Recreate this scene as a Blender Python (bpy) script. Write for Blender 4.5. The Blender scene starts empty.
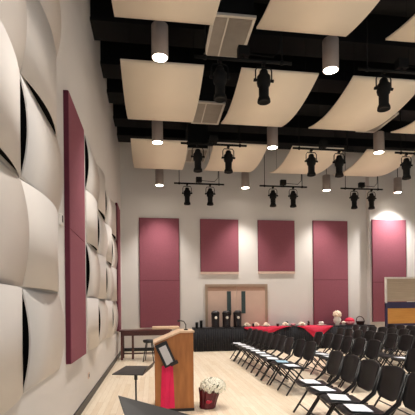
import bpy, bmesh, math, random
from mathutils import Matrix, Vector
random.seed(7)
PI = math.pi
SC = bpy.context.scene
COL = SC.collection

# ------------------------------------------------------------------ camera
cam_d = bpy.data.cameras.new('camera'); cam = bpy.data.objects.new('camera', cam_d); COL.objects.link(cam)
cam_d.sensor_width = 36.0; cam_d.sensor_fit = 'HORIZONTAL'
cam_d.lens = 36.0 * 400 / 415
cam_d.shift_y = (306.5 - 207.5) / 415
cam_d.clip_start = 0.05
cam.matrix_world = Matrix.Translation((0, 0, 1.45)) @ Matrix.Rotation(math.radians(-7.8), 4, 'Z') @ Matrix.Rotation(PI / 2, 4, 'X') @ Matrix.Rotation(math.radians(-0.6), 4, 'Z')
SC.camera = cam

# ------------------------------------------------------------------ world, exposure
w = bpy.data.worlds.new('world'); SC.world = w; w.use_nodes = True
bg = w.node_tree.nodes['Background']
bg.inputs[0].default_value = (0.86, 0.93, 1.0, 1); bg.inputs[1].default_value = 0.7
SC.view_settings.view_transform = 'Standard'; SC.view_settings.look = 'None'
SC.view_settings.gamma = 1.0; SC.view_settings.use_curve_mapping = False
SC.view_settings.exposure = 0.14
LAMP_W = 520.0            # each downlight
LAMP_COL = (1.0, 0.93, 0.86)

# ------------------------------------------------------------------ materials
def lin(c):
    return tuple((v / 255 / 12.92) if v / 255 <= .04045 else ((v / 255 + .055) / 1.055) ** 2.4 for v in c) + (1,)
def mat(name, c, rough=.6, metal=0, var=.06, scale=6, bump=0, bscale=80, spec=.5):
    m = bpy.data.materials.new(name); m.use_nodes = True
    N = m.node_tree.nodes; Lk = m.node_tree.links; b = N['Principled BSDF']
    b.inputs['Roughness'].default_value = rough; b.inputs['Metallic'].default_value = metal
    b.inputs['Specular IOR Level'].default_value = spec
    tc = N.new('ShaderNodeTexCoord'); no = N.new('ShaderNodeTexNoise'); no.inputs['Scale'].default_value = scale
    no.inputs['Detail'].default_value = 4
    Lk.new(tc.outputs['Object'], no.inputs['Vector'])
    r = N.new('ShaderNodeValToRGB'); c = lin(c)
    r.color_ramp.elements[0].position = .3; r.color_ramp.elements[1].position = .7
    r.color_ramp.elements[0].color = tuple(v * (1 - var) for v in c[:3]) + (1,)
    r.color_ramp.elements[1].color = tuple(min(1, v * (1 + var)) for v in c[:3]) + (1,)
    Lk.new(no.outputs['Fac'], r.inputs['Fac']); Lk.new(r.outputs['Color'], b.inputs['Base Color'])
    if bump:
        n2 = N.new('ShaderNodeTexNoise'); n2.inputs['Scale'].default_value = bscale
        bp = N.new('ShaderNodeBump'); bp.inputs['Strength'].default_value = bump; bp.inputs['Distance'].default_value = .01
        Lk.new(tc.outputs['Object'], n2.inputs['Vector']); Lk.new(n2.outputs['Fac'], bp.inputs['Height'])
        Lk.new(bp.outputs['Normal'], b.inputs['Normal'])
    return m
def wood(name, c1, c2, rough=.4, sc=(1, 1, 12), scale=3):
    m = mat(name, c1, rough); N = m.node_tree.nodes; Lk = m.node_tree.links
    no = [n for n in N if n.type == 'TEX_NOISE'][0]; tc = [n for n in N if n.type == 'TEX_COORD'][0]
    mp = N.new('ShaderNodeMapping'); mp.inputs['Scale'].default_value = sc
    Lk.new(tc.outputs['Object'], mp.inputs['Vector']); Lk.new(mp.outputs['Vector'], no.inputs['Vector'])
    no.inputs['Scale'].default_value = scale; no.inputs['Detail'].default_value = 6
    r = [n for n in N if n.type == 'VALTORGB'][0]
    r.color_ramp.elements[0].color = lin(c1); r.color_ramp.elements[1].color = lin(c2)
    return m
def emit(name, c, s):
    m = bpy.data.materials.new(name); m.use_nodes = True; b = m.node_tree.nodes['Principled BSDF']
    b.inputs['Emission Color'].default_value = lin(c); b.inputs['Emission Strength'].default_value = s
    return m
M = dict(
    wall=mat('wall_paint', (216, 212, 208), .8, var=.02, scale=1.2, bump=.05, bscale=60),
    ceil=mat('black_ceiling', (8, 8, 8), .9, var=.3),
    steel=mat('black_steel', (9, 9, 9), .75, var=.3, spec=.25),
    base=mat('black_rubber', (24, 22, 24), .45),
    cloud=mat('cloud_panel', (232, 220, 201), .65, var=.025, scale=1.5),
    edge=mat('cloud_edge', (190, 172, 150), .7),
    diff=mat('diffuser_shell', (212, 206, 200), .5, var=.02, scale=2),
    core=mat('black_hollow_fill', (8, 9, 9), 1, var=.2, spec=.1),  # fills the diffuser hollows so their open ends look dark
    red=mat('maroon_fabric', (140, 82, 94), .95, var=.05, scale=30, bump=.15, bscale=300, spec=.2),
    red_edge=mat('dark_maroon_edge', (96, 42, 56), .9, var=.05, spec=.2),
    ledge=mat('panel_ledge', (205, 180, 165), .7),
    grey=mat('grey_cylinder', (168, 154, 146), .5, metal=.1, var=.04),
    lens=emit('lamp_lens', (255, 244, 225), 9),
    grille=mat('grille_white', (206, 200, 190), .6),
    grille_d=mat('grille_mesh', (160, 152, 142), .8),
    chair=mat('black_plastic', (15, 15, 17), .4, var=.1, spec=.35),
    tube=mat('black_tube', (14, 14, 15), .3, metal=.2, var=.1),
    paper=mat('paper', (232, 236, 242), .7, var=.02),
    paperb=mat('blue_paper', (150, 185, 205), .7, var=.05),
    skirt=mat('black_cloth', (24, 24, 30), .85, var=.15, scale=20),
    redcloth=mat('red_cloth', (200, 18, 60), .75, var=.06, scale=10),
    urn=mat('urn_black', (22, 12, 15), .4, var=.1),
    label=mat('pale_label', (222, 215, 205), .7),
    door=mat('pinkish_door', (204, 176, 160), .6, var=.04, scale=3),
    dframe=mat('door_frame_tan', (160, 138, 118), .5),
    dhead=mat('door_head', (166, 130, 110), .6),
    glass=mat('dark_green_glass', (44, 58, 52), .15),
    lect=wood('lectern_wood', (150, 92, 42), (178, 114, 58), .4, (1, 1, .15), 18),
    lecttop=mat('lectern_top', (222, 190, 158), .4),  # lectern top paled for the light falling on it; flat case shares it
    dark=mat('black_gloss', (16, 16, 18), .35),
    stand=mat('stand_grey', (34, 30, 28), .5, metal=.1),
    screen=mat('grey_sheet', (196, 194, 196), .5),
    banner=mat('crimson_cloth', (226, 26, 84), .7, var=.08, scale=8),
    table=wood('redbrown_wood', (70, 34, 32), (92, 46, 40), .3, (.3, 1, 1), 14),
    foil=mat('dark_red_foil', (88, 12, 28), .4, var=.35, scale=9),
    foilb=mat('bright_red_foil', (190, 30, 60), .3),
    petal=mat('white_petals', (240, 236, 218), .7, var=.08, scale=20),
    leaf=mat('leaf_green', (78, 92, 48), .7, var=.2),
    orange=wood('orange_board', (196, 132, 56), (216, 156, 76), .5, (.3, 1, 8), 6),
    beige=wood('beige_board', (168, 152, 132), (190, 172, 150), .6, (.3, 1, 8), 6),
    blue=mat('dark_blue_metal', (44, 40, 78), .5),
    whitetrim=mat('white_trim', (236, 232, 226), .6),
    food=mat('pastry', (244, 228, 206), .8, var=.12, scale=25),
    pink=mat('pink_plastic', (206, 130, 140), .5, var=.1),
    peach=mat('peach_petals', (244, 224, 200), .8, var=.1, scale=20),
    dgreen=mat('dark_foliage', (38, 44, 30), .8, var=.3, scale=20),
    basket=mat('dark_basket', (58, 34, 30), .8, var=.3, scale=30),
    plate=mat('white_plate', (236, 230, 222), .4),
)
# floor: pale maple boards
def floor_mat():
    m = bpy.data.materials.new('maple_floor'); m.use_nodes = True
    N = m.node_tree.nodes; Lk = m.node_tree.links; b = N['Principled BSDF']
    tc = N.new('ShaderNodeTexCoord'); mp = N.new('ShaderNodeMapping'); mp.inputs['Rotation'].default_value = (0, 0, PI / 2)
    br = N.new('ShaderNodeTexBrick'); br.inputs['Scale'].default_value = 1
    br.inputs['Brick Width'].default_value = 1.4; br.inputs['Row Height'].default_value = .085
    br.inputs['Mortar Size'].default_value = .0015
    br.inputs['Color1'].default_value = lin((240, 226, 204)); br.inputs['Color2'].default_value = lin((226, 206, 178))
    br.inputs['Mortar'].default_value = lin((190, 166, 136)); br.inputs['Bias'].default_value = -.2
    no = N.new('ShaderNodeTexNoise'); no.inputs['Scale'].default_value = 5; no.inputs['Detail'].default_value = 5
    mp2 = N.new('ShaderNodeMapping'); mp2.inputs['Scale'].default_value = (6, .7, 1)
    mx = N.new('ShaderNodeMixRGB'); mx.blend_type = 'MULTIPLY'; mx.inputs['Fac'].default_value = .35
    rr = N.new('ShaderNodeValToRGB'); rr.color_ramp.elements[0].position = .3; rr.color_ramp.elements[0].color = (.74, .67, .58, 1); rr.color_ramp.elements[1].position = .65
    Lk.new(tc.outputs['Object'], mp.inputs['Vector']); Lk.new(mp.outputs['Vector'], br.inputs['Vector'])
    Lk.new(tc.outputs['Object'], mp2.inputs['Vector']); Lk.new(mp2.outputs['Vector'], no.inputs['Vector'])
    Lk.new(no.outputs['Fac'], rr.inputs['Fac']); Lk.new(br.outputs['Color'], mx.inputs['Color1']); Lk.new(rr.outputs['Color'], mx.inputs['Color2'])
    Lk.new(mx.outputs['Color'], b.inputs['Base Color'])
    b.inputs['Roughness'].default_value = .28
    return m
M['floor'] = floor_mat()

# ------------------------------------------------------------------ mesh helper
class MB:
    def __init__(s): s.v = []; s.f = []; s.m = []; s.sm = []
    def add(s, vs, fs, mi=0, smooth=False):
        o = len(s.v); s.v += [tuple(v) for v in vs]
        for f in fs: s.f.append([i + o for i in f]); s.m.append(mi); s.sm.append(smooth)
        return s
    def hexa(s, p, mi=0):   # p: 4 bottom, 4 top
        return s.add(p, [(3, 2, 1, 0), (4, 5, 6, 7), (0, 1, 5, 4), (1, 2, 6, 5), (2, 3, 7, 6), (3, 0, 4, 7)], mi)
    def box(s, x0, x1, y0, y1, z0, z1, mi=0):
        return s.hexa([(x0, y0, z0), (x1, y0, z0), (x1, y1, z0), (x0, y1, z0), (x0, y0, z1), (x1, y0, z1), (x1, y1, z1), (x0, y1, z1)], mi)
    def tube(s, pts, r, n=8, mi=0, cap=True):
        pts = [Vector(p) for p in pts]; rs = r if isinstance(r, (list, tuple)) else [r] * len(pts)
        rings = []
        for i, p in enumerate(pts):
            d = (pts[min(i + 1, len(pts) - 1)] - pts[max(i - 1, 0)]).normalized()
            a = d.orthogonal().normalized() if i == 0 else (pa - d * pa.dot(d)).normalized()
            pa = a; bb = d.cross(a)
            rings.append([p + (a * math.cos(2 * PI * k / n) + bb * math.sin(2 * PI * k / n)) * rs[i] for k in range(n)])
        vs = [q for rg in rings for q in rg]; fs = []
        for i in range(len(pts) - 1):
            for k in range(n): fs.append((i * n + k, i * n + (k + 1) % n, (i + 1) * n + (k + 1) % n, (i + 1) * n + k))
        s.add(vs, fs, mi, True)
        if cap:
            o = len(s.v) - len(vs)
            s.f.append([o + k for k in reversed(range(n))]); s.m.append(mi); s.sm.append(False)
            s.f.append([o + (len(pts) - 1) * n + k for k in range(n)]); s.m.append(mi); s.sm.append(False)
        return s
    def lathe(s, prof, c=(0, 0, 0), n=20, mi=0, rot=None):
        vs = []; fs = []
        for r, z in prof:
            for k in range(n):
                q = Vector((r * math.cos(2 * PI * k / n), r * math.sin(2 * PI * k / n), z))
                if rot is not None: q = rot @ q
                vs.append(q + Vector(c))
        L = len(prof)
        for i in range(L - 1):
            for k in range(n): fs.append((i * n + k, i * n + (k + 1) % n, (i + 1) * n + (k + 1) % n, (i + 1) * n + k))
        s.add(vs, fs, mi, True)
        o = len(s.v) - len(vs)
        if prof[0][0] > 1e-4: s.f.append([o + k for k in reversed(range(n))]); s.m.append(mi); s.sm.append(False)
        if prof[-1][0] > 1e-4: s.f.append([o + (L - 1) * n + k for k in range(n)]); s.m.append(mi); s.sm.append(False)
        return s
    def prism(s, poly, axis, a, b, mi=0):   # polygon in the two other axes extruded along axis
        def P(q, t): return {'x': (t, q[0], q[1]), 'y': (q[0], t, q[1]), 'z': (q[0], q[1], t)}[axis]
        n = len(poly)
        return s.add([P(q, a) for q in poly] + [P(q, b) for q in poly],
                     [tuple(reversed(range(n))), tuple(range(n, 2 * n))] + [(i, (i + 1) % n, (i + 1) % n + n, i + n) for i in range(n)], mi)
    def sheet(s, g, th, mi=0, mi2=None, smooth=True):   # grid of points g[i][j] thickened by vector th
        ni, nj = len(g), len(g[0]); T = Vector(th)
        a = [Vector(p) for r in g for p in r]; b_ = [p + T for p in a]; N = ni * nj
        q = [(i * nj + j, i * nj + j + 1, (i + 1) * nj + j + 1, (i + 1) * nj + j) for i in range(ni - 1) for j in range(nj - 1)]
        s.add(a, q, mi, smooth); s.add(b_, [tuple(reversed(f)) for f in q], mi if mi2 is None else mi2, smooth)
        rim = [i * nj for i in range(ni)] + [(ni - 1) * nj + j for j in range(1, nj)] + [i * nj + nj - 1 for i in reversed(range(ni - 1))] + [j for j in reversed(range(1, nj - 1))]
        n = len(rim); allv = a + b_
        s.add([allv[k] for k in rim] + [allv[k + N] for k in rim], [(i, (i + 1) % n, (i + 1) % n + n, i + n) for i in range(n)], mi)
        return s
    def ball(s, c, r, mi=0, seg=10, ring=6, sq=(1, 1, 1)):
        vs = []; fs = []
        for i in range(ring + 1):
            t = PI * i / ring
            for k in range(seg):
                vs.append((c[0] + r * sq[0] * math.sin(t) * math.cos(2 * PI * k / seg), c[1] + r * sq[1] * math.sin(t) * math.sin(2 * PI * k / seg), c[2] + r * sq[2] * math.cos(t)))
        for i in range(ring):
            for k in range(seg): fs.append((i * seg + k, (i + 1) * seg + k, (i + 1) * seg + (k + 1) % seg, i * seg + (k + 1) % seg))
        return s.add(vs, fs, mi, True)
    def build(s, name, mats, parent=None, bevel=0, **pr):
        me = bpy.data.meshes.new(name); me.from_pydata(s.v, [], s.f)
        for m_ in (mats if isinstance(mats, (list, tuple)) else [mats]): me.materials.append(m_)
        me.polygons.foreach_set('material_index', s.m); me.polygons.foreach_set('use_smooth', s.sm)
        bm = bmesh.new(); bm.from_mesh(me); bmesh.ops.remove_doubles(bm, verts=bm.verts, dist=1e-6)
        bmesh.ops.recalc_face_normals(bm, faces=bm.faces)
        if bevel: bmesh.ops.bevel(bm, geom=[e for e in bm.edges if e.is_manifold and e.calc_face_angle(0) > .6], offset=bevel, segments=2, affect='EDGES', profile=.6)
        bm.to_mesh(me); bm.free(); me.update()
        o = bpy.data.objects.new(name, me); COL.objects.link(o)
        if parent: o.parent = parent
        for k, v in pr.items(): o[k] = v
        return o
def thing(name, label, cat, loc=(0, 0, 0), rz=0, group=None):
    o = bpy.data.objects.new(name, None); COL.objects.link(o); o.location = loc; o.rotation_euler = (0, 0, rz)
    o.empty_display_size = .1
    o['label'] = label; o['category'] = cat
    if group: o['group'] = group
    return o
def dup(root, label, loc=None, rz=None, group=None):
    def cp(o, par):
        c = o.copy(); COL.objects.link(c)
        if par: c.parent = par
        for ch in o.children: cp(ch, c)
        return c
    r = cp(root, None); r['label'] = label
    if loc is not None: r.location = loc
    if rz is not None: r.rotation_euler = (0, 0, rz)
    if group: r['group'] = group
    return r
def struct(name, mb, m, **k): return mb.build(name, m, kind='structure', **k)
ORD = ['', 'first', 'second', 'third', 'fourth', 'fifth', 'sixth', 'seventh', 'eighth', 'ninth', 'tenth', 'eleventh', 'twelfth', 'thirteenth']

# ------------------------------------------------------------------ structure
XL, YB, ZC = -1.0, 13.4, 6.9
struct('floor', MB().box(XL - .2, 10.6, -3, YB + .3, -.1, 0), M['floor'])
struct('ceiling', MB().box(XL - .2, 10.6, -3, YB + .3, ZC, ZC + .1), M['ceil'])
struct('wall_left', MB().box(XL - .2, XL, -3, YB + .3, 0, ZC), M['wall'])
struct('wall_back', MB().box(XL, 7.6, YB, YB + .3, 0, ZC), M['wall'])
struct('wall_back_projection', MB().box(7.6, 10.4, YB - .22, YB + .3, 0, ZC), M['wall'])
struct('wall_right', MB().box(10.4, 10.6, 4, YB + .3, 0, ZC), M['wall'])
struct('baseboard_left', MB().box(XL, XL + .018, -3, YB, 0, .11), M['base'])
struct('baseboard_back', MB().box(XL + .018, 1.76, YB - .018, YB, 0, .11).box(3.93, 7.6, YB - .018, YB, 0, .11), M['base'])
# black roof beams under the ceiling
for i, (y, z) in enumerate(((4.3, 6.3), (5.65, 6.3), (7.0, 6.3), (8.35, 6.38), (9.5, 6.42), (11.0, 6.52), (12.15, 6.56))):
    b = MB().box(XL, 10.4, y, y + .4, z + .06, ZC).box(XL, 10.4, y - .06, y + .46, z, z + .06)
    struct('ceiling_beam_%d' % (i + 1), b, M['steel'])

# ------------------------------------------------------------------ double door in the back wall
t = MB().box(1.76, 1.84, YB - .05, YB, 0, 2.12).box(3.84, 3.92, YB - .05, YB, 0, 2.12).box(1.76, 3.92, YB - .05, YB, 2.12, 2.2)
struct('trim_1', t, M['dframe'])
for i, (x0, x1, gx, hx, z0) in enumerate(((1.84, 2.83, 2.5, 2.74, 1.15), (2.84, 3.84, 3.0, 2.93, 1.2))):
    d = struct('door_%d' % (i + 1), MB().box(x0, x1, YB - .03, YB, 0, 1.98), M['door'])
    MB().box(x0, x1, YB - .034, YB, 1.98, 2.12).build('head_panel', M['dhead'], d)
    MB().box(gx, gx + .14, YB - .045, YB - .03, z0, 1.96).build('vision_slit', M['glass'], d)
    MB().tube([(hx, YB - .03, 1.0), (hx, YB - .08, 1.0), (hx, YB - .08, 1.25), (hx, YB - .03, 1.25)], .012).build('handle', M['steel'], d)

# ------------------------------------------------------------------ maroon wall panels
def wall_panel_back(x0, x1, z0, z1, y, seam, label, ledge):
    t = thing('acoustic_panel', label, 'panel', ((x0 + x1) / 2, y, z0), 0, 'maroon acoustic panels')
    hw = (x1 - x0) / 2; h = z1 - z0
    segs = [(0, seam - z0 - .006), (seam - z0 + .006, h)] if seam else [(0, h)]
    for a, b in segs:
        MB().box(-hw + .012, hw - .012, -.055, 0, a, b).build('fabric_face', M['red'], t, bevel=.008)
    MB().box(-hw, hw, -.048, 0, 0, h).build('edge_frame', M['red_edge'], t)
    if ledge: MB().box(-hw, hw, -.05, 0, -.08, 0).build('lower_ledge', M['ledge'], t, label='pale strip')
wall_panel_back(-.42, .9, .77, 4.4, YB, 2.32, 'tall maroon fabric panel on the back wall above the brown console table', False)
wall_panel_back(1.61, 2.92, 2.62, 4.4, YB, None, 'short maroon fabric panel above the coffee urns and the double door', True)
wall_panel_back(3.6, 4.91, 2.64, 4.4, YB, None, 'short maroon fabric panel just beyond the double door, between door and vase', True)
wall_panel_back(5.58, 6.86, .77, 4.42, YB, 2.34, 'tall maroon fabric panel behind the vase of flowers', False)
wall_panel_back(7.66, 8.95, .85, 4.45, YB - .22, 2.24, 'brightly spotlit maroon fabric panel behind the framed board', False)
def wall_panel_left(y0, y1, z0, z1, seam, label):
    t = thing('acoustic_panel', label, 'panel', (XL, (y0 + y1) / 2, z0), 0, 'maroon acoustic panels')
    hw = (y1 - y0) / 2; h = z1 - z0
    for a, b in ((0, seam - z0 - .004), (seam - z0 + .004, h)):
        MB().box(0, .062, -hw + .01, hw - .01, a, b).build('fabric_face', M['red'], t, bevel=.006)
    MB().box(0, .055, -hw, hw, 0, h).build('edge_frame', M['red_edge'], t)
wall_panel_left(4.80, 5.86, .8, 3.97, 2.37, 'tall maroon fabric panel between the two groups of curved diffusers')
wall_panel_left(11.3, 12.2, .8, 4.35, 2.37, 'maroon fabric panel by the far corner, past the curved diffusers')

# ------------------------------------------------------------------ curved diffusers on the side wall
ROWS = [(.80, 1.605), (1.615, 2.435), (2.445, 3.245), (3.255, 4.07), (4.08, 4.9)]
def diffuser(y0, y1, z0, z1, vert, label):
    b0 = .014; bulge = .07 if vert else .056
    t = thing('curved_diffuser', label, 'diffuser', (XL, (y0 + y1) / 2, (z0 + z1) / 2), 0, 'curved white diffusers')
    hy, hz = (y1 - y0) / 2 - .004, (z1 - z0) / 2 - .003; n = 24; g = []; core = []
    th = .012
    for i in range(n + 1):
        u = -1 + 2 * i / n
        x = b0 + bulge * (1 - u * u)
        if vert: g.append([(x, u * hy, -hz), (x, u * hy, hz)])
        else: g.append([(x, -hy, u * hz), (x, hy, u * hz)])
    MB().sheet(g, (-th, 0, 0), 0).build('shell', M['diff'], t)
    c = .03   # added black plug darkening the hollow, set back from the open ends
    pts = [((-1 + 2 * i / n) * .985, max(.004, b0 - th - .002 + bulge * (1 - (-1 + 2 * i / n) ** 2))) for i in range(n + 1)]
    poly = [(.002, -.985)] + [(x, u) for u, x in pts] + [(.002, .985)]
    if vert: MB().prism([(x, u * hy) for x, u in poly], 'z', -hz + c, hz - c).build('dark_core', M['core'], t)
    else: MB().prism([(x, u * hz) for x, u in poly], 'y', -hy + c, hy - c).build('dark_core', M['core'], t)
RN = ['lowest', 'second lowest', 'middle', 'fourth up', 'topmost']
for c, (y0, y1) in enumerate(((2.0, 3.22), (3.22, 4.42))):
    for r, (z0, z1) in enumerate(ROWS):
        v = (c + r) % 2 == 0
        if c == 0 and r == 4: continue
        diffuser(y0, y1, z0, z1, v, '%s diffuser in the %s column of the near group, bowed %s' % (RN[r], 'first' if c == 0 else 'second', 'sideways' if v else 'up and down'))
for c, (y0, y1) in enumerate(((6.26, 7.46), (7.46, 8.68), (8.68, 9.9), (9.9, 11.1))):
    for r, (z0, z1) in enumerate(ROWS[:4]):
        v = (c + r) % 2 == 0
        diffuser(y0, y1, z0, z1, v, '%s diffuser in the %s column of the far group, bowed %s' % (['lowest', 'second lowest', 'second highest', 'highest'][r], ORD[c + 1], 'sideways' if v else 'up and down'))
# small wall fittings
t = thing('thermostat', 'small pale thermostat on the wall before the maroon side panel', 'thermostat', (XL, 4.58, 2.42))
MB().box(0, .03, -.05, .05, -.06, .06).build('housing', M['plate'], t, bevel=.006)
MB().box(.03, .036, -.045, -.01, -.03, .04).build('dark_window', M['dark'], t)
t = thing('wall_outlet', 'small wall outlet low under the far group of diffusers', 'outlet', (XL, 6.4, .4))
MB().box(0, .012, -.06, .06, -.045, .045).build('cover_plate', M['ledge'], t, bevel=.003)
MB().box(.012, .016, -.035, .035, -.022, .022).build('socket', M['dark'], t)

# ------------------------------------------------------------------ ceiling clouds
CX0 = [-.49, 1.56, 3.61, 5.66]; CY = [(3.55, 5.75), (6.75, 8.84), (9.9, 11.94)]
CN = [['cream cloud panel overhead nearest the diffuser wall, in the closest row', 'second cream cloud panel from the diffuser wall, in the closest row', 'third cream cloud panel from the diffuser wall, in the closest row'],
      ['cream cloud panel nearest the diffuser wall, in the middle row', 'second cream cloud panel from the diffuser wall, in the middle row', 'third cream cloud panel from the diffuser wall, in the middle row', 'fourth cream cloud panel from the diffuser wall, in the middle row'],
      ['cream cloud panel nearest the diffuser wall, in the farthest row', 'second cream cloud panel from the diffuser wall, in the farthest row', 'third cream cloud panel from the diffuser wall, in the farthest row', 'fourth cream cloud panel from the diffuser wall, in the farthest row']]
for r, (ya, yb) in enumerate(CY):
    for c, x0 in enumerate(CX0):
        if c >= len(CN[r]): continue
        zc = 5.54; n = 20; L = yb - ya
        t = thing('ceiling_cloud', CN[r][c], 'ceiling panel', (x0 + .7, (ya + yb) / 2, zc), 0, 'cream ceiling clouds')
        g = []
        for i in range(n + 1):
            u = -1 + 2 * i / n
            g.append([(-.7, u * L / 2, -.15 * (1 - u * u)), (.7, u * L / 2, -.15 * (1 - u * u))])
        MB().sheet(g, (0, 0, .028)).build('curved_sheet', M['cloud'], t)
        for sx in (-.55, .55):
            for sy in (-.8, .8):
                zz = -.15 * (1 - (sy / (L / 2)) ** 2) + .02
                MB().tube([(sx, sy, zz), (sx, sy, ZC - zc)], .004, 5).build('hanger_cable', M['steel'], t)

# return-air grilles between the clouds
def grille(x0, x1, y0, y1, z, label):
    t = thing('air_grille', label, 'grille', ((x0 + x1) / 2, (y0 + y1) / 2, z), 0, 'ceiling air grilles')
    a, b = (x1 - x0) / 2, (y1 - y0) / 2; f = .045
    m = MB().box(-a, a, -b, -b + f, 0, .04).box(-a, a, b - f, b, 0, .04).box(-a, -a + f, -b + f, b - f, 0, .04).box(a - f, a, -b + f, b - f, 0, .04).box(-.1, -.075, -b + f, b - f, 0, .04)
    m.build('grille_frame', M['grille'], t, bevel=.004)
    s = MB(); k = int((2 * b - 2 * f) / .03)
    for i in range(k):
        y = -b + f + (i + .5) * (2 * b - 2 * f) / k
        s.box(-a + f, -.1, y - .011, y + .011, .006, .012); s.box(-.075, a - f, y - .008, y + .008, .012, .02)
    s.box(-a + f, a - f, -b + f, b - f, .03, .04)
    s.build('louvres', M['grille_d'], t)
    MB().box(-a + .03, a - .03, -b + .03, b - .03, .04, ZC - z).build('duct_box', M['steel'], t)
grille(.93, 1.6, 5.88, 6.92, 5.8, 'large white air grille hanging over the first lighting bar')
grille(.95, 1.6, 8.46, 9.46, 5.8, 'white air grille between the middle-row clouds and the second lighting bar')
grille(.98, 1.6, 11.0, 12.0, 5.8, 'white air grille nearest the back wall, over the third lighting bar')
grille(5.1, 5.62, 8.46, 9.46, 5.8, 'narrow white air grille beside the third middle-row cloud')

# ------------------------------------------------------------------ downlights
def lampdata():
    ld = bpy.data.lights.new('downlight_lamp', 'SPOT'); ld.energy = LAMP_W; ld.color = LAMP_COL
    ld.spot_size = math.radians(86); ld.spot_blend = 1.0; ld.shadow_soft_size = .1
    return ld
LD = lampdata()
LD2 = lampdata(); LD2.spot_size = math.radians(112); LD2.energy = LAMP_W * 1.5; LD2.color = (1, .95, .9)
def downlight(x, y, label, ld=LD):
    t = thing('pendant_downlight', label, 'ceiling light', (x, y, 5.25), 0, 'cylinder downlights')
    MB().lathe([(0, .03), (.11, .03), (.118, 0), (.125, .005), (.128, .02), (.128, .49), (.12, .5), (.0, .5)], n=28).build('cylinder_housing', M['grey'], t)
    MB().lathe([(0, .012), (.112, .012)], n=28).build('lamp_lens', M['lens'], t)
    MB().tube([(0, 0, .5), (0, 0, ZC - 5.25)], .012, 8).build('stem', M['steel'], t)
    l = bpy.data.objects.new('downlight_lamp', ld); COL.objects.link(l); l.parent = t; l.location = (0, 0, -.03)
DX = [.15, 2.9, 5.65, 8.2]; DN = ['nearest the diffuser wall', 'second from the diffuser wall', 'third from the diffuser wall', 'fourth from the diffuser wall']
for (y, rn) in ((3.05, 'row over the near chairs'), (6.15, 'closest visible row'), (9.33, 'middle row'), (12.6, 'row along the back wall')):
    for x, dn in zip(DX, DN):
        xx = x + (.1 if y > 12 else 0)
        downlight(xx, y, 'grey cylinder downlight %s, in the %s' % (dn, rn), LD2 if (y > 12 and x > 8) else LD)

# ------------------------------------------------------------------ lighting bars and stage spotlights
def make_spot():
    t = thing('stage_spotlight', 'x', 'stage light', (0, 0, 0), 0, 'black stage spotlights')
    # hung at the pipe centre (z = 0), body below
    MB().box(-.03, .03, -.035, .035, -.06, -.0255).tube([(0, 0, -.06), (0, 0, -.09)], .012).build('pipe_clamp', M['steel'], t, bevel=.004)
    MB().tube([(-.13, 0, -.3), (-.13, 0, -.14), (-.1, 0, -.09), (.1, 0, -.09), (.13, 0, -.14), (.13, 0, -.3)], .011, 6).build('yoke', M['steel'], t)
    MB().lathe([(0, -.13), (.05, -.135), (.065, -.16), (.07, -.2), (.105, -.24), (.11, -.33), (.1, -.38), (.08, -.4), (.078, -.55), (.1, -.6), (.104, -.64), (.09, -.645), (.07, -.63), (0, -.62)], n=20).build('barrel', M['steel'], t)
    for s in (-1, 1):
        MB().tube([(s * .1, 0, -.3), (s * .16, 0, -.3)], [.02, .026], 8).build('tilt_knob', M['steel'], t)
    return t
sp0 = None
def lighting_bar(xa, xb, y, label, pos, zbar=5.22):
    t = thing('lighting_bar', label, 'lighting bar', ((xa + xb) / 2, y, zbar), 0, 'ceiling lighting bars')
    h = (xb - xa) / 2
    MB().tube([(-h, 0, 0), (h, 0, 0)], .025, 10).build('pipe', M['steel'], t)
    for s in (-h + .16, h - .16):
        MB().tube([(s, 0, 0), (s, 0, ZC - zbar)], .01, 6).build('hanger_rod', M['steel'], t)
        MB().ball((s, 0, 0), .04, seg=8).build('hanger_clamp', M['steel'], t)
    MB().box(-.1, .08, -.06, .06, .05, .2).build('junction_box', M['steel'], t, bevel=.006)
    MB().tube([(.08, 0, .1), (h - .3, 0, .08), (h - .19, 0, .2), (h - .17, 0, .7), (h - .17, 0, 1.5)], .009, 6).build('cable', M['steel'], t)
    MB().box(-.02, 0, -.02, .02, .0, .06).build('bracket', M['steel'], t)
    global sp0
    for x, lb in pos:
        if sp0 is None: sp0 = make_spot(); s = sp0; s['label'] = lb; s.location = (x, y, zbar)
        else: s = dup(sp0, lb, (x, y, zbar))
lighting_bar(.68, 2.23, 6.12, 'black lighting bar in front of the large air grille', [(1.07, 'black spotlight hung below the large air grille, dark against the ceiling'), (1.77, 'black spotlight seen against the second middle-row cloud')], 5.3)
lighting_bar(3.36, 4.91, 6.12, 'black lighting bar above the third middle-row cloud', [(3.8, 'black spotlight seen against the third middle-row cloud')], 5.3)
lighting_bar(.68, 2.23, 9.2, 'black lighting bar before the farthest cloud row, nearest the diffuser wall', [(1.07, 'black spotlight in the gap between first and second farthest-row clouds'), (1.79, 'black spotlight seen against the second farthest-row cloud')])
lighting_bar(3.36, 4.91, 9.2, 'black lighting bar before the third farthest-row cloud', [(3.82, 'black spotlight seen against the third farthest-row cloud'), (4.53, 'black spotlight in the gap past the third farthest-row cloud')])
lighting_bar(6.0, 7.55, 9.2, 'black lighting bar at the picture edge before the fourth farthest-row cloud', [(6.3, 'black spotlight at the very edge beside the fourth farthest-row cloud')])
lighting_bar(.68, 2.23, 12.2, 'black lighting bar low before the back wall between tall and short maroon panels', [(1.08, 'far black spotlight over the gap past the first tall maroon panel'), (1.79, 'far black spotlight over the short panel above the door')])
lighting_bar(3.36, 4.91, 12.2, 'black lighting bar low before the back wall over the second short maroon panel', [(3.79, 'far black spotlight over the second short panel, nearer the door'), (4.45, 'far black spotlight over the second short panel, farther from the door')])
lighting_bar(6.05, 7.5, 12.2, 'black lighting bar low before the back wall over the vase panel', [(6.51, 'far black spotlight over the tall panel behind the vase'), (7.11, 'far black spotlight over the bare wall beside the spotlit panel')])

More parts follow.
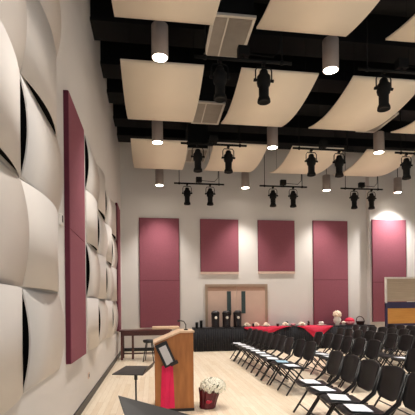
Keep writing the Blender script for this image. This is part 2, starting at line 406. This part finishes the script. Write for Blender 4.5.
# ------------------------------------------------------------------ buffet table with skirt along the back wall
TY = 12.74
t = thing('buffet_table', 'long buffet table with black pleated skirt along the back wall', 'table', (4.4, 13.06, 0))
MB().box(-3.1, 3.1, TY - 13.06, .3, .735, .76).build('tabletop', M['skirt'], t, bevel=.005)
n = 420; pr = []
for i in range(n + 1):
    x = -3.1 + 6.2 * i / n
    pr.append((x, TY - 13.06 - .008 + .012 * math.sin(i * PI / 2.5)))
g = [[(x, y, .012), (x, y + .012, .735)] for x, y in pr]
MB().sheet(g, (0, .006, 0)).build('skirt', M['skirt'], t)
MB().sheet([[(-3.1, TY - 13.06 + .32 * 2 * i / 20 * .98, .012), (-3.1, TY - 13.06 + .62 * i / 20, .735)] for i in range(21)], (.006, 0, 0)).build('skirt', M['skirt'], t)
for sx in (-2.9, 2.9):
    for sy in (-.2, .22): MB().tube([(sx, sy, 0), (sx, sy, .735)], .015).build('leg', M['tube'], t)
def red_cloth(xc, hw, tip, ztip, label):
    t = MB()
    # cloth laid cornerwise over the table, one corner hanging over the front
    yf = TY - .03
    t.prism([(xc - hw, yf), (xc + hw, yf), (xc + hw * .55, 13.3), (xc - hw * .55, 13.3)], 'z', .761, .767)
    n = 16; g = []
    for i in range(n + 1):
        x = xc - hw + 2 * hw * i / n
        f = 1 - abs(x - tip) / (hw + abs(tip - xc))
        zb = .767 - (.767 - ztip) * max(.04, max(0, f) ** 1.6)
        g.append([(x, yf - .012 + .008 * math.sin(i * 1.7), zb), (x, yf - .006, .767)])
    t.sheet(g, (0, .005, 0))
    t.build('tablecloth', M['redcloth'], label=label, category='tablecloth', group='red cloths on the buffet table')
red_cloth(3.73, .79, 3.6, .42, 'red cloth on the buffet table just past the coffee urns, corner hanging in front')
red_cloth(5.36, .62, 5.42, .24, 'red cloth on the buffet table beside the vase, its corner hanging lowest')
# coffee urns
def urn(x, label):
    t = thing('coffee_urn', label, 'coffee urn', (x, 12.95, .761), 0, 'black coffee urns')
    MB().lathe([(.13, 0), (.135, .01), (.135, .04), (.128, .05), (.133, .38), (.14, .44)], n=24).build('body', M['urn'], t)
    MB().lathe([(.144, .44), (.144, .47), (.12, .52), (.06, .55), (0, .555)], n=24).build('lid', M['urn'], t)
    MB().lathe([(.0, -.006), (.045, -.006), (.045, .012), (0, .012)], c=(0, -.125, .32), n=16, rot=Matrix.Rotation(PI / 2, 3, 'X')).build('round_label', M['label'], t)
    MB().tube([(0, -.12, .08), (0, -.17, .08), (0, -.17, .05)], .012, 8).build('tap', M['steel'], t)
urn(2.03, 'black coffee urn with pale round label, nearest the stacked cups')
urn(2.4, 'black coffee urn with pale round label, middle of the three')
urn(2.77, 'black coffee urn with pale round label, nearest the red cloth')
for x, h, lb in ((1.41, .2, 'stack of black cups at the end of the buffet table behind the lectern'), (1.55, .24, 'taller stack of black cups beside the coffee urns')):
    m = MB()
    k = int(h / .03)
    for i in range(k): m.lathe([(.04, .761 + i * .03), (.052, .761 + i * .03 + .028), (.056, .761 + i * .03 + .03)], c=(x, 12.88, 0), n=12)
    m.build('cup_stack', M['dark'], label=lb, category='cups')
# food and flowers
def platter(x, y, r, label, m, n=7):
    t = thing('platter', label, 'platter', (x, y, .767), 0, 'platters of food')
    MB().lathe([(r * .6, 0), (r, .02), (r * 1.02, .025), (r * .6, .008), (0, .008)], n=20).build('plate', M['plate'], t)
    for i in range(n):
        a = i * 2.4; rr = r * .55 * math.sqrt(i / n)
        MB().ball((rr * math.cos(a), rr * math.sin(a), .05 + .04 * (i < 3)), .058, seg=8, ring=5, sq=(1, 1, .75)).build('pastry', m, t)
platter(3.1, 12.98, .15, 'platter of pale pastries beside the coffee urns', M['food'])
platter(3.42, 13.05, .12, 'small platter of pastries second from the urns', M['food'])
platter(3.75, 12.98, .15, 'large platter of pastries over the hanging red corner', M['food'], 9)
platter(4.42, 13.0, .14, 'platter of cream pastries at the far end of the first red cloth', M['food'])
platter(5.0, 13.0, .16, 'platter at the near end of the second red cloth', M['food'])
platter(5.68, 12.96, .16, 'wide white platter beside the vase', M['plate'], 4)
def tumbler(x, y, r, h, m, label):
    MB().lathe([(r * .8, .767), (r, .767 + h), (r * .9, .767 + h), (r * .7, .78), (0, .78)], c=(x, y, 0), n=16).build('bowl', m, label=label, category='bowl')
tumbler(3.28, 12.86, .04, .11, M['dark'], 'small dark bowl between the first two platters')
tumbler(4.12, 12.88, .05, .09, M['basket'], 'small dark bowl past the large pastry platter')
tumbler(4.66, 12.9, .09, .08, M['pink'], 'pink bowl between the two red cloths')
def sprig(x, y, label, m, s=.1):
    t = thing('table_plant', label, 'plant', (x, y, .768))
    MB().lathe([(.035, 0), (.05, .07), (0, .07)], n=12).build('pot', M['basket'], t)
    f = MB()
    for i in range(26):
        a = random.random() * 6.28; e = .4 + random.random() * 1.0; q = Vector((math.cos(a) * math.cos(e), math.sin(a) * math.cos(e), math.sin(e))) * s * random.uniform(.6, 1.1)
        sd = Vector((-math.sin(a), math.cos(a), 0)) * .018; c = Vector((0, 0, .07))
        f.add([c, c + q * .5 + sd, c + q, c + q * .5 - sd], [(0, 1, 2, 3)])
    f.build('leaves', m, t)
sprig(4.55, 13.2, 'small dark green plant on the buffet table by the pink bowl', M['dgreen'])
sprig(5.3, 13.15, 'small green plant in the middle of the second red cloth', M['dgreen'])
t = thing('flower_vase', 'white vase with a round peach bouquet on the buffet table', 'vase', (6.26, 12.98, .761))
MB().lathe([(.07, 0), (.08, .01), (.06, .04), (.12, .12), (.135, .2), (.1, .26), (.11, .29), (.09, .28), (0, .22)], n=20).build('vase_body', M['plate'], t)
f = MB()
for i in range(40):
    z = 1 - 2 * (i + .5) / 40; a = i * 2.4; r = math.sqrt(1 - z * z)
    if z < -.5: continue
    f.ball((.11 * r * math.cos(a), .11 * r * math.sin(a),   .37 + .1 * z), .045, seg=7, ring=4)
f.build('bouquet', M['peach'], t)
t = thing('gift_bowl', 'pink bowl with a dark red mound on top, past the vase', 'bowl', (6.7, 12.96, .761))
MB().lathe([(.1, 0), (.15, .05), (.19, .13), (.17, .13), (0, .03)], n=20).build('bowl_body', M['pink'], t)
MB().lathe([(.17, .11), (.16, .18), (.1, .24), (0, .27)], n=16).build('mound', M['redcloth'], t)
platter(6.45, 12.9, .07, 'tiny pale dish between vase and pink bowl', M['food'], 3)
t = thing('basket', 'dark wicker basket with handle at the far end of the buffet table', 'basket', (7.1, 12.98, .761))
MB().lathe([(.11, 0), (.15, .12), (.16, .13), (.14, .12), (0, .03)], n=20).build('basket_body', M['basket'], t)
MB().tube([(-.15, 0, .12), (-.12, 0, .25), (-.03, 0, .3), (.05, 0, .28), (.12, 0, .22), (.15, 0, .12)], .014).build('handle', M['basket'], t)

# ------------------------------------------------------------------ console table by the side wall
t = thing('console_table', 'dark red-brown console table in the corner against the diffuser wall', 'table', (-.2, 11.45, 0))
MB().box(-.72, .72, -.3, .3, .78, .82).build('table_top', M['table'], t, bevel=.006)
MB().box(-.68, .68, -.27, -.245, .665, .78).box(-.68, .68, .245, .27, .665, .78).box(-.68, -.655, -.27, .27, .665, .78).box(.655, .68, -.27, .27, .665, .78).build('apron', M['table'], t)
for x, y in ((-.65, -.24), (.65, -.24), (-.65, .24), (.65, .24), (-.36, -.1)):
    MB().box(x - .03, x + .03, y - .03, y + .03, 0, .67).build('leg', M['table'], t)
MB().box(-.62, .62, -.02, .02, .13, .17).build('stretcher', M['table'], t)
MB().box(-.02, .74, 11.2, 11.62, .82, .9).build('flat_case', M['lecttop'], bevel=.02, label='pale flat case lying on the dark console table', category='case')
t = thing('stool', 'small black stool in front of the console table, behind the lectern', 'stool', (-.1, 10.85, 0))
MB().lathe([(.15, .5), (.17, .52), (.17, .56), (.15, .58), (0, .58)], n=20).build('seat', M['dark'], t)
for a in range(4):
    c, s = math.cos(a * PI / 2 + .6), math.sin(a * PI / 2 + .6)
    MB().tube([(.1 * c, .1 * s, .5), (.2 * c, .2 * s, 0)], .013).build('leg', M['tube'], t)
MB().tube([(.16 * math.cos(k * PI / 8), .16 * math.sin(k * PI / 8), .2) for k in range(17)], .008, 6).build('foot_ring', M['grey'], t)

# ------------------------------------------------------------------ lectern
t = thing('lectern', 'orange-brown wooden lectern with sloping pale top and red banner', 'lectern', (.02, 5.55, 0))
prof = [(0, .04), (.535, .04), (.535, 1.09), (.36, 1.09), (0, .945)]
for y in (0, .5): MB().prism(prof, 'y', y, y + .025).build('side_panel', M['lect'], t)
MB().box(.51, .53, .025, .5, .04, 1.085).build('front_panel', M['lect'], t)
MB().box(.02, .51, .025, .5, .55, .57).build('shelf', M['lect'], t)
MB().box(-.005, .54, -.008, .533, 0, .04).build('base', M['dark'], t)
MB().prism([(-.02, .937), (-.02, .96), (.355, 1.115), (.355, 1.09)], 'y', -.02, .545).build('sloped_top', M['lecttop'], t)
MB().box(.355, .55, -.02, .545, 1.09, 1.115).build('top_ledge', M['lecttop'], t)
MB().lathe([(.03, 1.115), (.03, 1.13), (0, 1.132)], c=(.45, .2, 0), n=14).tube([(.45, .2, 1.13), (.45, .2, 1.19), (.42, .2, 1.24), (.37, .2, 1.25)], .007, 6).tube([(.37, .2, 1.25), (.33, .2, 1.245)], .013, 8).build('microphone', M['dark'], t)
# banner: a folded strip of cloth on the near side
MB().sheet([[(.07, -.01, .05), (.095, -.008, .64)], [(.13, -.05, .05), (.15, -.03, .64)], [(.17, -.035, .05), (.18, -.02, .64)], [(.2, -.008, .05), (.215, -.006, .64)], [(.27, -.004, .05), (.25, -.004, .64)]], (0, .003, 0), smooth=False).build('banner', M['banner'], t)
pl = thing('x', 'x', 'x')
COL.objects.unlink(pl); bpy.data.objects.remove(pl)
Rm = Matrix.Rotation(math.radians(22), 3, 'Y')
def rot_box(x0, x1, y0, y1, z0, z1, c, R_):
    return [Vector(c) + R_ @ Vector(p) for p in ((x0, y0, z0), (x1, y0, z0), (x1, y1, z0), (x0, y1, z0), (x0, y0, z1), (x1, y0, z1), (x1, y1, z1), (x0, y1, z1))]
Rm = Matrix.Rotation(math.radians(-24), 3, 'Y')
c = (.15, -.06, .8)
pq = MB().hexa(rot_box(-.085, .085, 0, .02, -.17, .17, c, Rm)).build('plaque_frame', M['dark'], t, bevel=.004)
MB().hexa(rot_box(-.05, .052, -.006, 0, -.14, .12, c, Rm)).build('pale_sheet', M['screen'], pq, label='pale grey sheet')
MB().hexa(rot_box(.0, .11, -.02, .0, -.18, -.13, c, Rm)).hexa(rot_box(-.02, .02, .02, .06, -.02, .02, c, Rm)).build('clip', M['stand'], pq)

# ------------------------------------------------------------------ potted mums
t = thing('potted_mums', 'white chrysanthemums in dark red foil wrapped pot on the floor beside the lectern', 'plant', (.76, 5.68, 0))
m = MB(); n = 28; prf = [(.105, 0), (.118, .02), (.125, .12), (.14, .2), (.16, .27), (.15, .28), (.13, .2), (0, .19)]
vs = []; fs = []
for i, (r, z) in enumerate(prf):
    for k in range(n):
        a = 2 * PI * k / n; rr = r * (1 + (.05 * math.sin(k * 2.7) + .03 * math.sin(k * 5.1)) * min(1, z / .15)); 
        vs.append((rr * math.cos(a) + z * .15, rr * math.sin(a), z + (.02 * math.sin(k * 1.9) if z > .25 else 0)))
for i in range(len(prf) - 1):
    for k in range(n): fs.append((i * n + k, i * n + (k + 1) % n, (i + 1) * n + (k + 1) % n, (i + 1) * n + k))
fs.append(tuple(reversed(range(n))))
m.add(vs, fs, 0, False).build('foil_pot', M['foil'], t)
MB().ball((.0, -.122, .11), .03, seg=8, ring=5, sq=(1.2, .5, 1)).ball((.035, -.12, .115), .02, seg=8, ring=5, sq=(1, .5, 1)).build('foil_bow', M['foilb'], t, label='shiny bright red bow')
f = MB()
for i in range(70):
    z = 1 - 1.35 * (i + .5) / 70; a = i * 2.39996; r = math.sqrt(max(0, 1 - z * z))
    c = Vector((.085 + .18 * r * math.cos(a), .18 * r * math.sin(a), .295 + .13 * z)); nrm = Vector((r * math.cos(a), r * math.sin(a), z)).normalized()
    o = nrm.orthogonal().normalized(); o2 = nrm.cross(o); R_ = .037 * random.uniform(.8, 1.15)
    for k in range(9):
        b = 2 * PI * k / 9; d1 = o * math.cos(b) + o2 * math.sin(b); d2 = o * math.cos(b + .35) + o2 * math.sin(b + .35); d0 = o * math.cos(b - .35) + o2 * math.sin(b - .35)
        f.add([c, c + d0 * R_ * .7 + nrm * .006, c + d1 * R_ + nrm * .002, c + d2 * R_ * .7 + nrm * .006], [(0, 1, 2, 3)])
    f.ball(c + nrm * .004, .011, seg=6, ring=4)
f.build('blossoms', M['petal'], t)
f = MB()
for i in range(60):
    a = i * 2.4; e = -.5 + 1.2 * random.random(); q = Vector((math.cos(a) * math.cos(e), math.sin(a) * math.cos(e), math.sin(e)))
    c = Vector((.06, 0, .26)) + q * .1; e1 = c + q * .09; sd = q.cross(Vector((0, 0, 1))).normalized() * .022
    f.add([c, (c + e1) / 2 + sd, e1, (c + e1) / 2 - sd], [(0, 1, 2, 3)])
f.build('leaves', M['leaf'], t)

# ------------------------------------------------------------------ music stands
def music_stand(label, base, corners, pole_top, lip):
    t = thing('music_stand', label, 'music stand', base, 0)
    B = Vector(base); cs = [Vector(c) - B for c in corners]
    nrm = (cs[1] - cs[0]).cross(cs[3] - cs[0]).normalized()
    if nrm.z < 0: nrm = -nrm
    MB().hexa([c - nrm * .006 for c in cs] + [c + nrm * .002 for c in cs]).build('desk', M['stand'], t, bevel=.002)
    a, b = cs[lip[0]], cs[lip[1]]; up = nrm * .055; out = ((a + b) / 2 - sum(cs, Vector()) / 4).normalized() * .03
    MB().hexa([a - nrm * .006, b - nrm * .006, b - nrm * .006 + out * .15, a - nrm * .006 + out * .15, a + up + out, b + up + out, b + up + out * 1.15, a + up + out * 1.15]).build('lip', M['stand'], t)
    pt = Vector(pole_top) - B
    MB().tube([(0, 0, .1), (0, 0, .45)], .013).build('lower_pole', M['tube'], t)
    MB().tube([(0, 0, .43), (0, 0, pt.z - .08)], .0085).build('upper_pole', M['dark'], t)
    MB().tube([(0, 0, pt.z - .09), (0, 0, pt.z)], .016).build('tilt_head', M['tube'], t)
    for k in range(3):
        q = 2 * PI * k / 3 + .5
        MB().tube([(0, 0, .16), (.12 * math.cos(q), .12 * math.sin(q), .09), (.27 * math.cos(q), .27 * math.sin(q), .012)], .011, 6).build('leg', M['tube'], t)
music_stand('black music stand with flat desk, standing between lectern and side wall', (-.165, 3.84, 0), [(-.37, 3.68, .85), (-.1, 3.62, .845), (-.01, 3.97, .87), (-.27, 4.07, .865)], (-.165, 3.84, .855), (1, 2))
music_stand('dark grey music stand closest to the viewer, cut by the picture bottom', (.05, 2.36, 0), [(-.225, 2.62, .885), (-.12, 2.3, .7), (.36, 2.2, .56), (.27, 2.55, .745)], (.05, 2.36, .715), (1, 2))

# ------------------------------------------------------------------ framed board behind the chairs
t = thing('display_board', 'tall board with beige upper and orange lower panel in a dark blue frame', 'board', (8.6, 11.9, 0))
MB().box(-1.2, 1.2, 0, .04, 1.55, 2.3).build('upper_panel', M['beige'], t, bevel=.005, label='beige panel')
MB().box(-1.22, 1.22, -.01, .05, 2.28, 2.33).box(-1.22, -1.17, -.01, .05, 1.5, 2.28).build('white_edge', M['whitetrim'], t, label='white edging')
MB().box(-1.15, 1.2, 0, .04, .84, 1.33).build('lower_panel', M['orange'], t, bevel=.004, label='orange wood panel')
MB().box(-1.22, 1.22, -.01, .05, 1.33, 1.4).box(-1.22, 1.22, -.01, .05, .77, .84).box(-1.22, 1.22, .0, .05, 1.4, 1.53).build('rail', M['blue'], t)
for x in (-1.22, 1.16): MB().box(x, x + .06, -.015, .055, 0, 1.5).box(x, x + .06, -.25, .3, 0, .05).build('post', M['blue'], t)

# ------------------------------------------------------------------ folding chairs (front faces -X)
def make_chair():
    t = thing('folding_chair', 'x', 'chair', (0, 0, 0), 0)
    # seat: curved slab
    g = []
    for i in range(11):
        u = i / 10; x = -.2 + .39 * u; row = []
        z = .452 - .02 * u - (.018 * ((.12 - u) / .12) ** 2 if u < .12 else 0)
        hw = .2 - (.03 * (1 - u / .1) ** 2 if u < .1 else 0) - .015 * u
        for j in range(9):
            v = -1 + 2 * j / 8
            row.append((x, v * hw, z - .012 * (1 - v * v)))
        g.append(row)
    MB().sheet(g, (0, 0, -.018)).build('seat', M['chair'], t)
    # backrest: rounded panel, leaning back
    g = []; n = 12
    for i in range(n + 1):
        u = i / n; row = []
        hw = .205 * (1 - .38 * max(0, (.3 - u) / .3) ** 2.2 - .10 * max(0, (u - .82) / .18) ** 2)
        z = .54 + .29 * u; x = .225 + .085 * u
        for j in range(9):
            v = -1 + 2 * j / 8
            row.append((x + .03 * (1 - v * v) , v * hw, z + .02 * (1 - v * v) * (1 if u > .5 else -1)))
        g.append(row)
    MB().sheet(g, (.014, 0, 0)).build('backrest', M['chair'], t)
    for s in (-1, 1):
        y = s * .212
        MB().tube([(.315, y, .81), (.225, y, .54), (.05, y, .4), (-.215, y, .0)], .014, 6).build('leg', M['tube'], t)
        MB().tube([(-.12, y * .93, .425), (-.06, y * .93, .4), (.33, y * .93, .0)], .0125, 6).build('leg', M['tube'], t)
    MB().tube([(-.135, -.212, .12), (-.135, .212, .12)], .009, 6).build('stretcher', M['tube'], t)
    MB().tube([(.235, -.197, .1), (.235, .197, .1)], .009, 6).build('stretcher', M['tube'], t)
    return t
ch0 = [make_chair()]
def chair(x, y, rz, label, group):
    if ch0[0].get('label') == 'x':
        c = ch0[0]; c['label'] = label; c['group'] = group; c.location = (x, y, 0); c.rotation_euler = (0, 0, rz); return c
    return dup(ch0[0], label, (x, y, 0), rz, group)
def paper(x, y, rz, label, m='paper', s=(.2, .27)):
    o = MB().box(-s[0] / 2, s[0] / 2, -s[1] / 2, s[1] / 2, 0, .006).build('program', M[m], label=label, category='paper', group='programs left on the chairs')
    o.location = (x, y, .4535); o.rotation_euler = (0, .04, rz)
RW = ['front', 'second', 'third', 'fourth', 'fifth', 'sixth']
for r, x in enumerate((2.3, 3.47, 4.68, 5.85, 7.0, 8.1)):
    n = (10, 6, 9, 12, 11, 8)[r]
    for k in range(n):
        y = 6.42 + .46 * k if r < 4 else 6.88 + .46 * k
        if (x - .5) / y > .74: continue
        lb = 'black folding chair, %s from the table end in the %s row of the far block' % (ORD[n - k], RW[r])
        j = random.uniform(-.025, .025)
        chair(x + j, y, j * 1.5, lb, 'folding chairs of the far block')
        if r < 1 or r == 1 or (r > 1 and k % 3 == 1):
            paper(x - .05 + j, y + random.uniform(-.02, .02), random.uniform(-.2, .2), 'white program on the %s chair from the table end, %s row, far block' % (ORD[n - k], RW[r]), 'paperb' if (r == 0 and k == 1) else 'paper')
for r, x in enumerate((2.05, 3.2, 4.3)):
    for k in range(-1, 4):
        y = 3.63 + .455 * k; xx = x + .055 * (y - 4.5)
        if (xx - .5) / y > .66: continue
        lb = 'black folding chair, %s from the aisle in the %s row of the near block' % (ORD[4 - k], RW[r])
        a = math.radians(-4)
        chair(xx, y, a, lb, 'folding chairs of the near block')
        if r == 0: paper(xx - .05, y, a + random.uniform(-.2, .2), 'white program on the %s chair from the aisle, %s row, near block' % (ORD[4 - k], RW[r]))
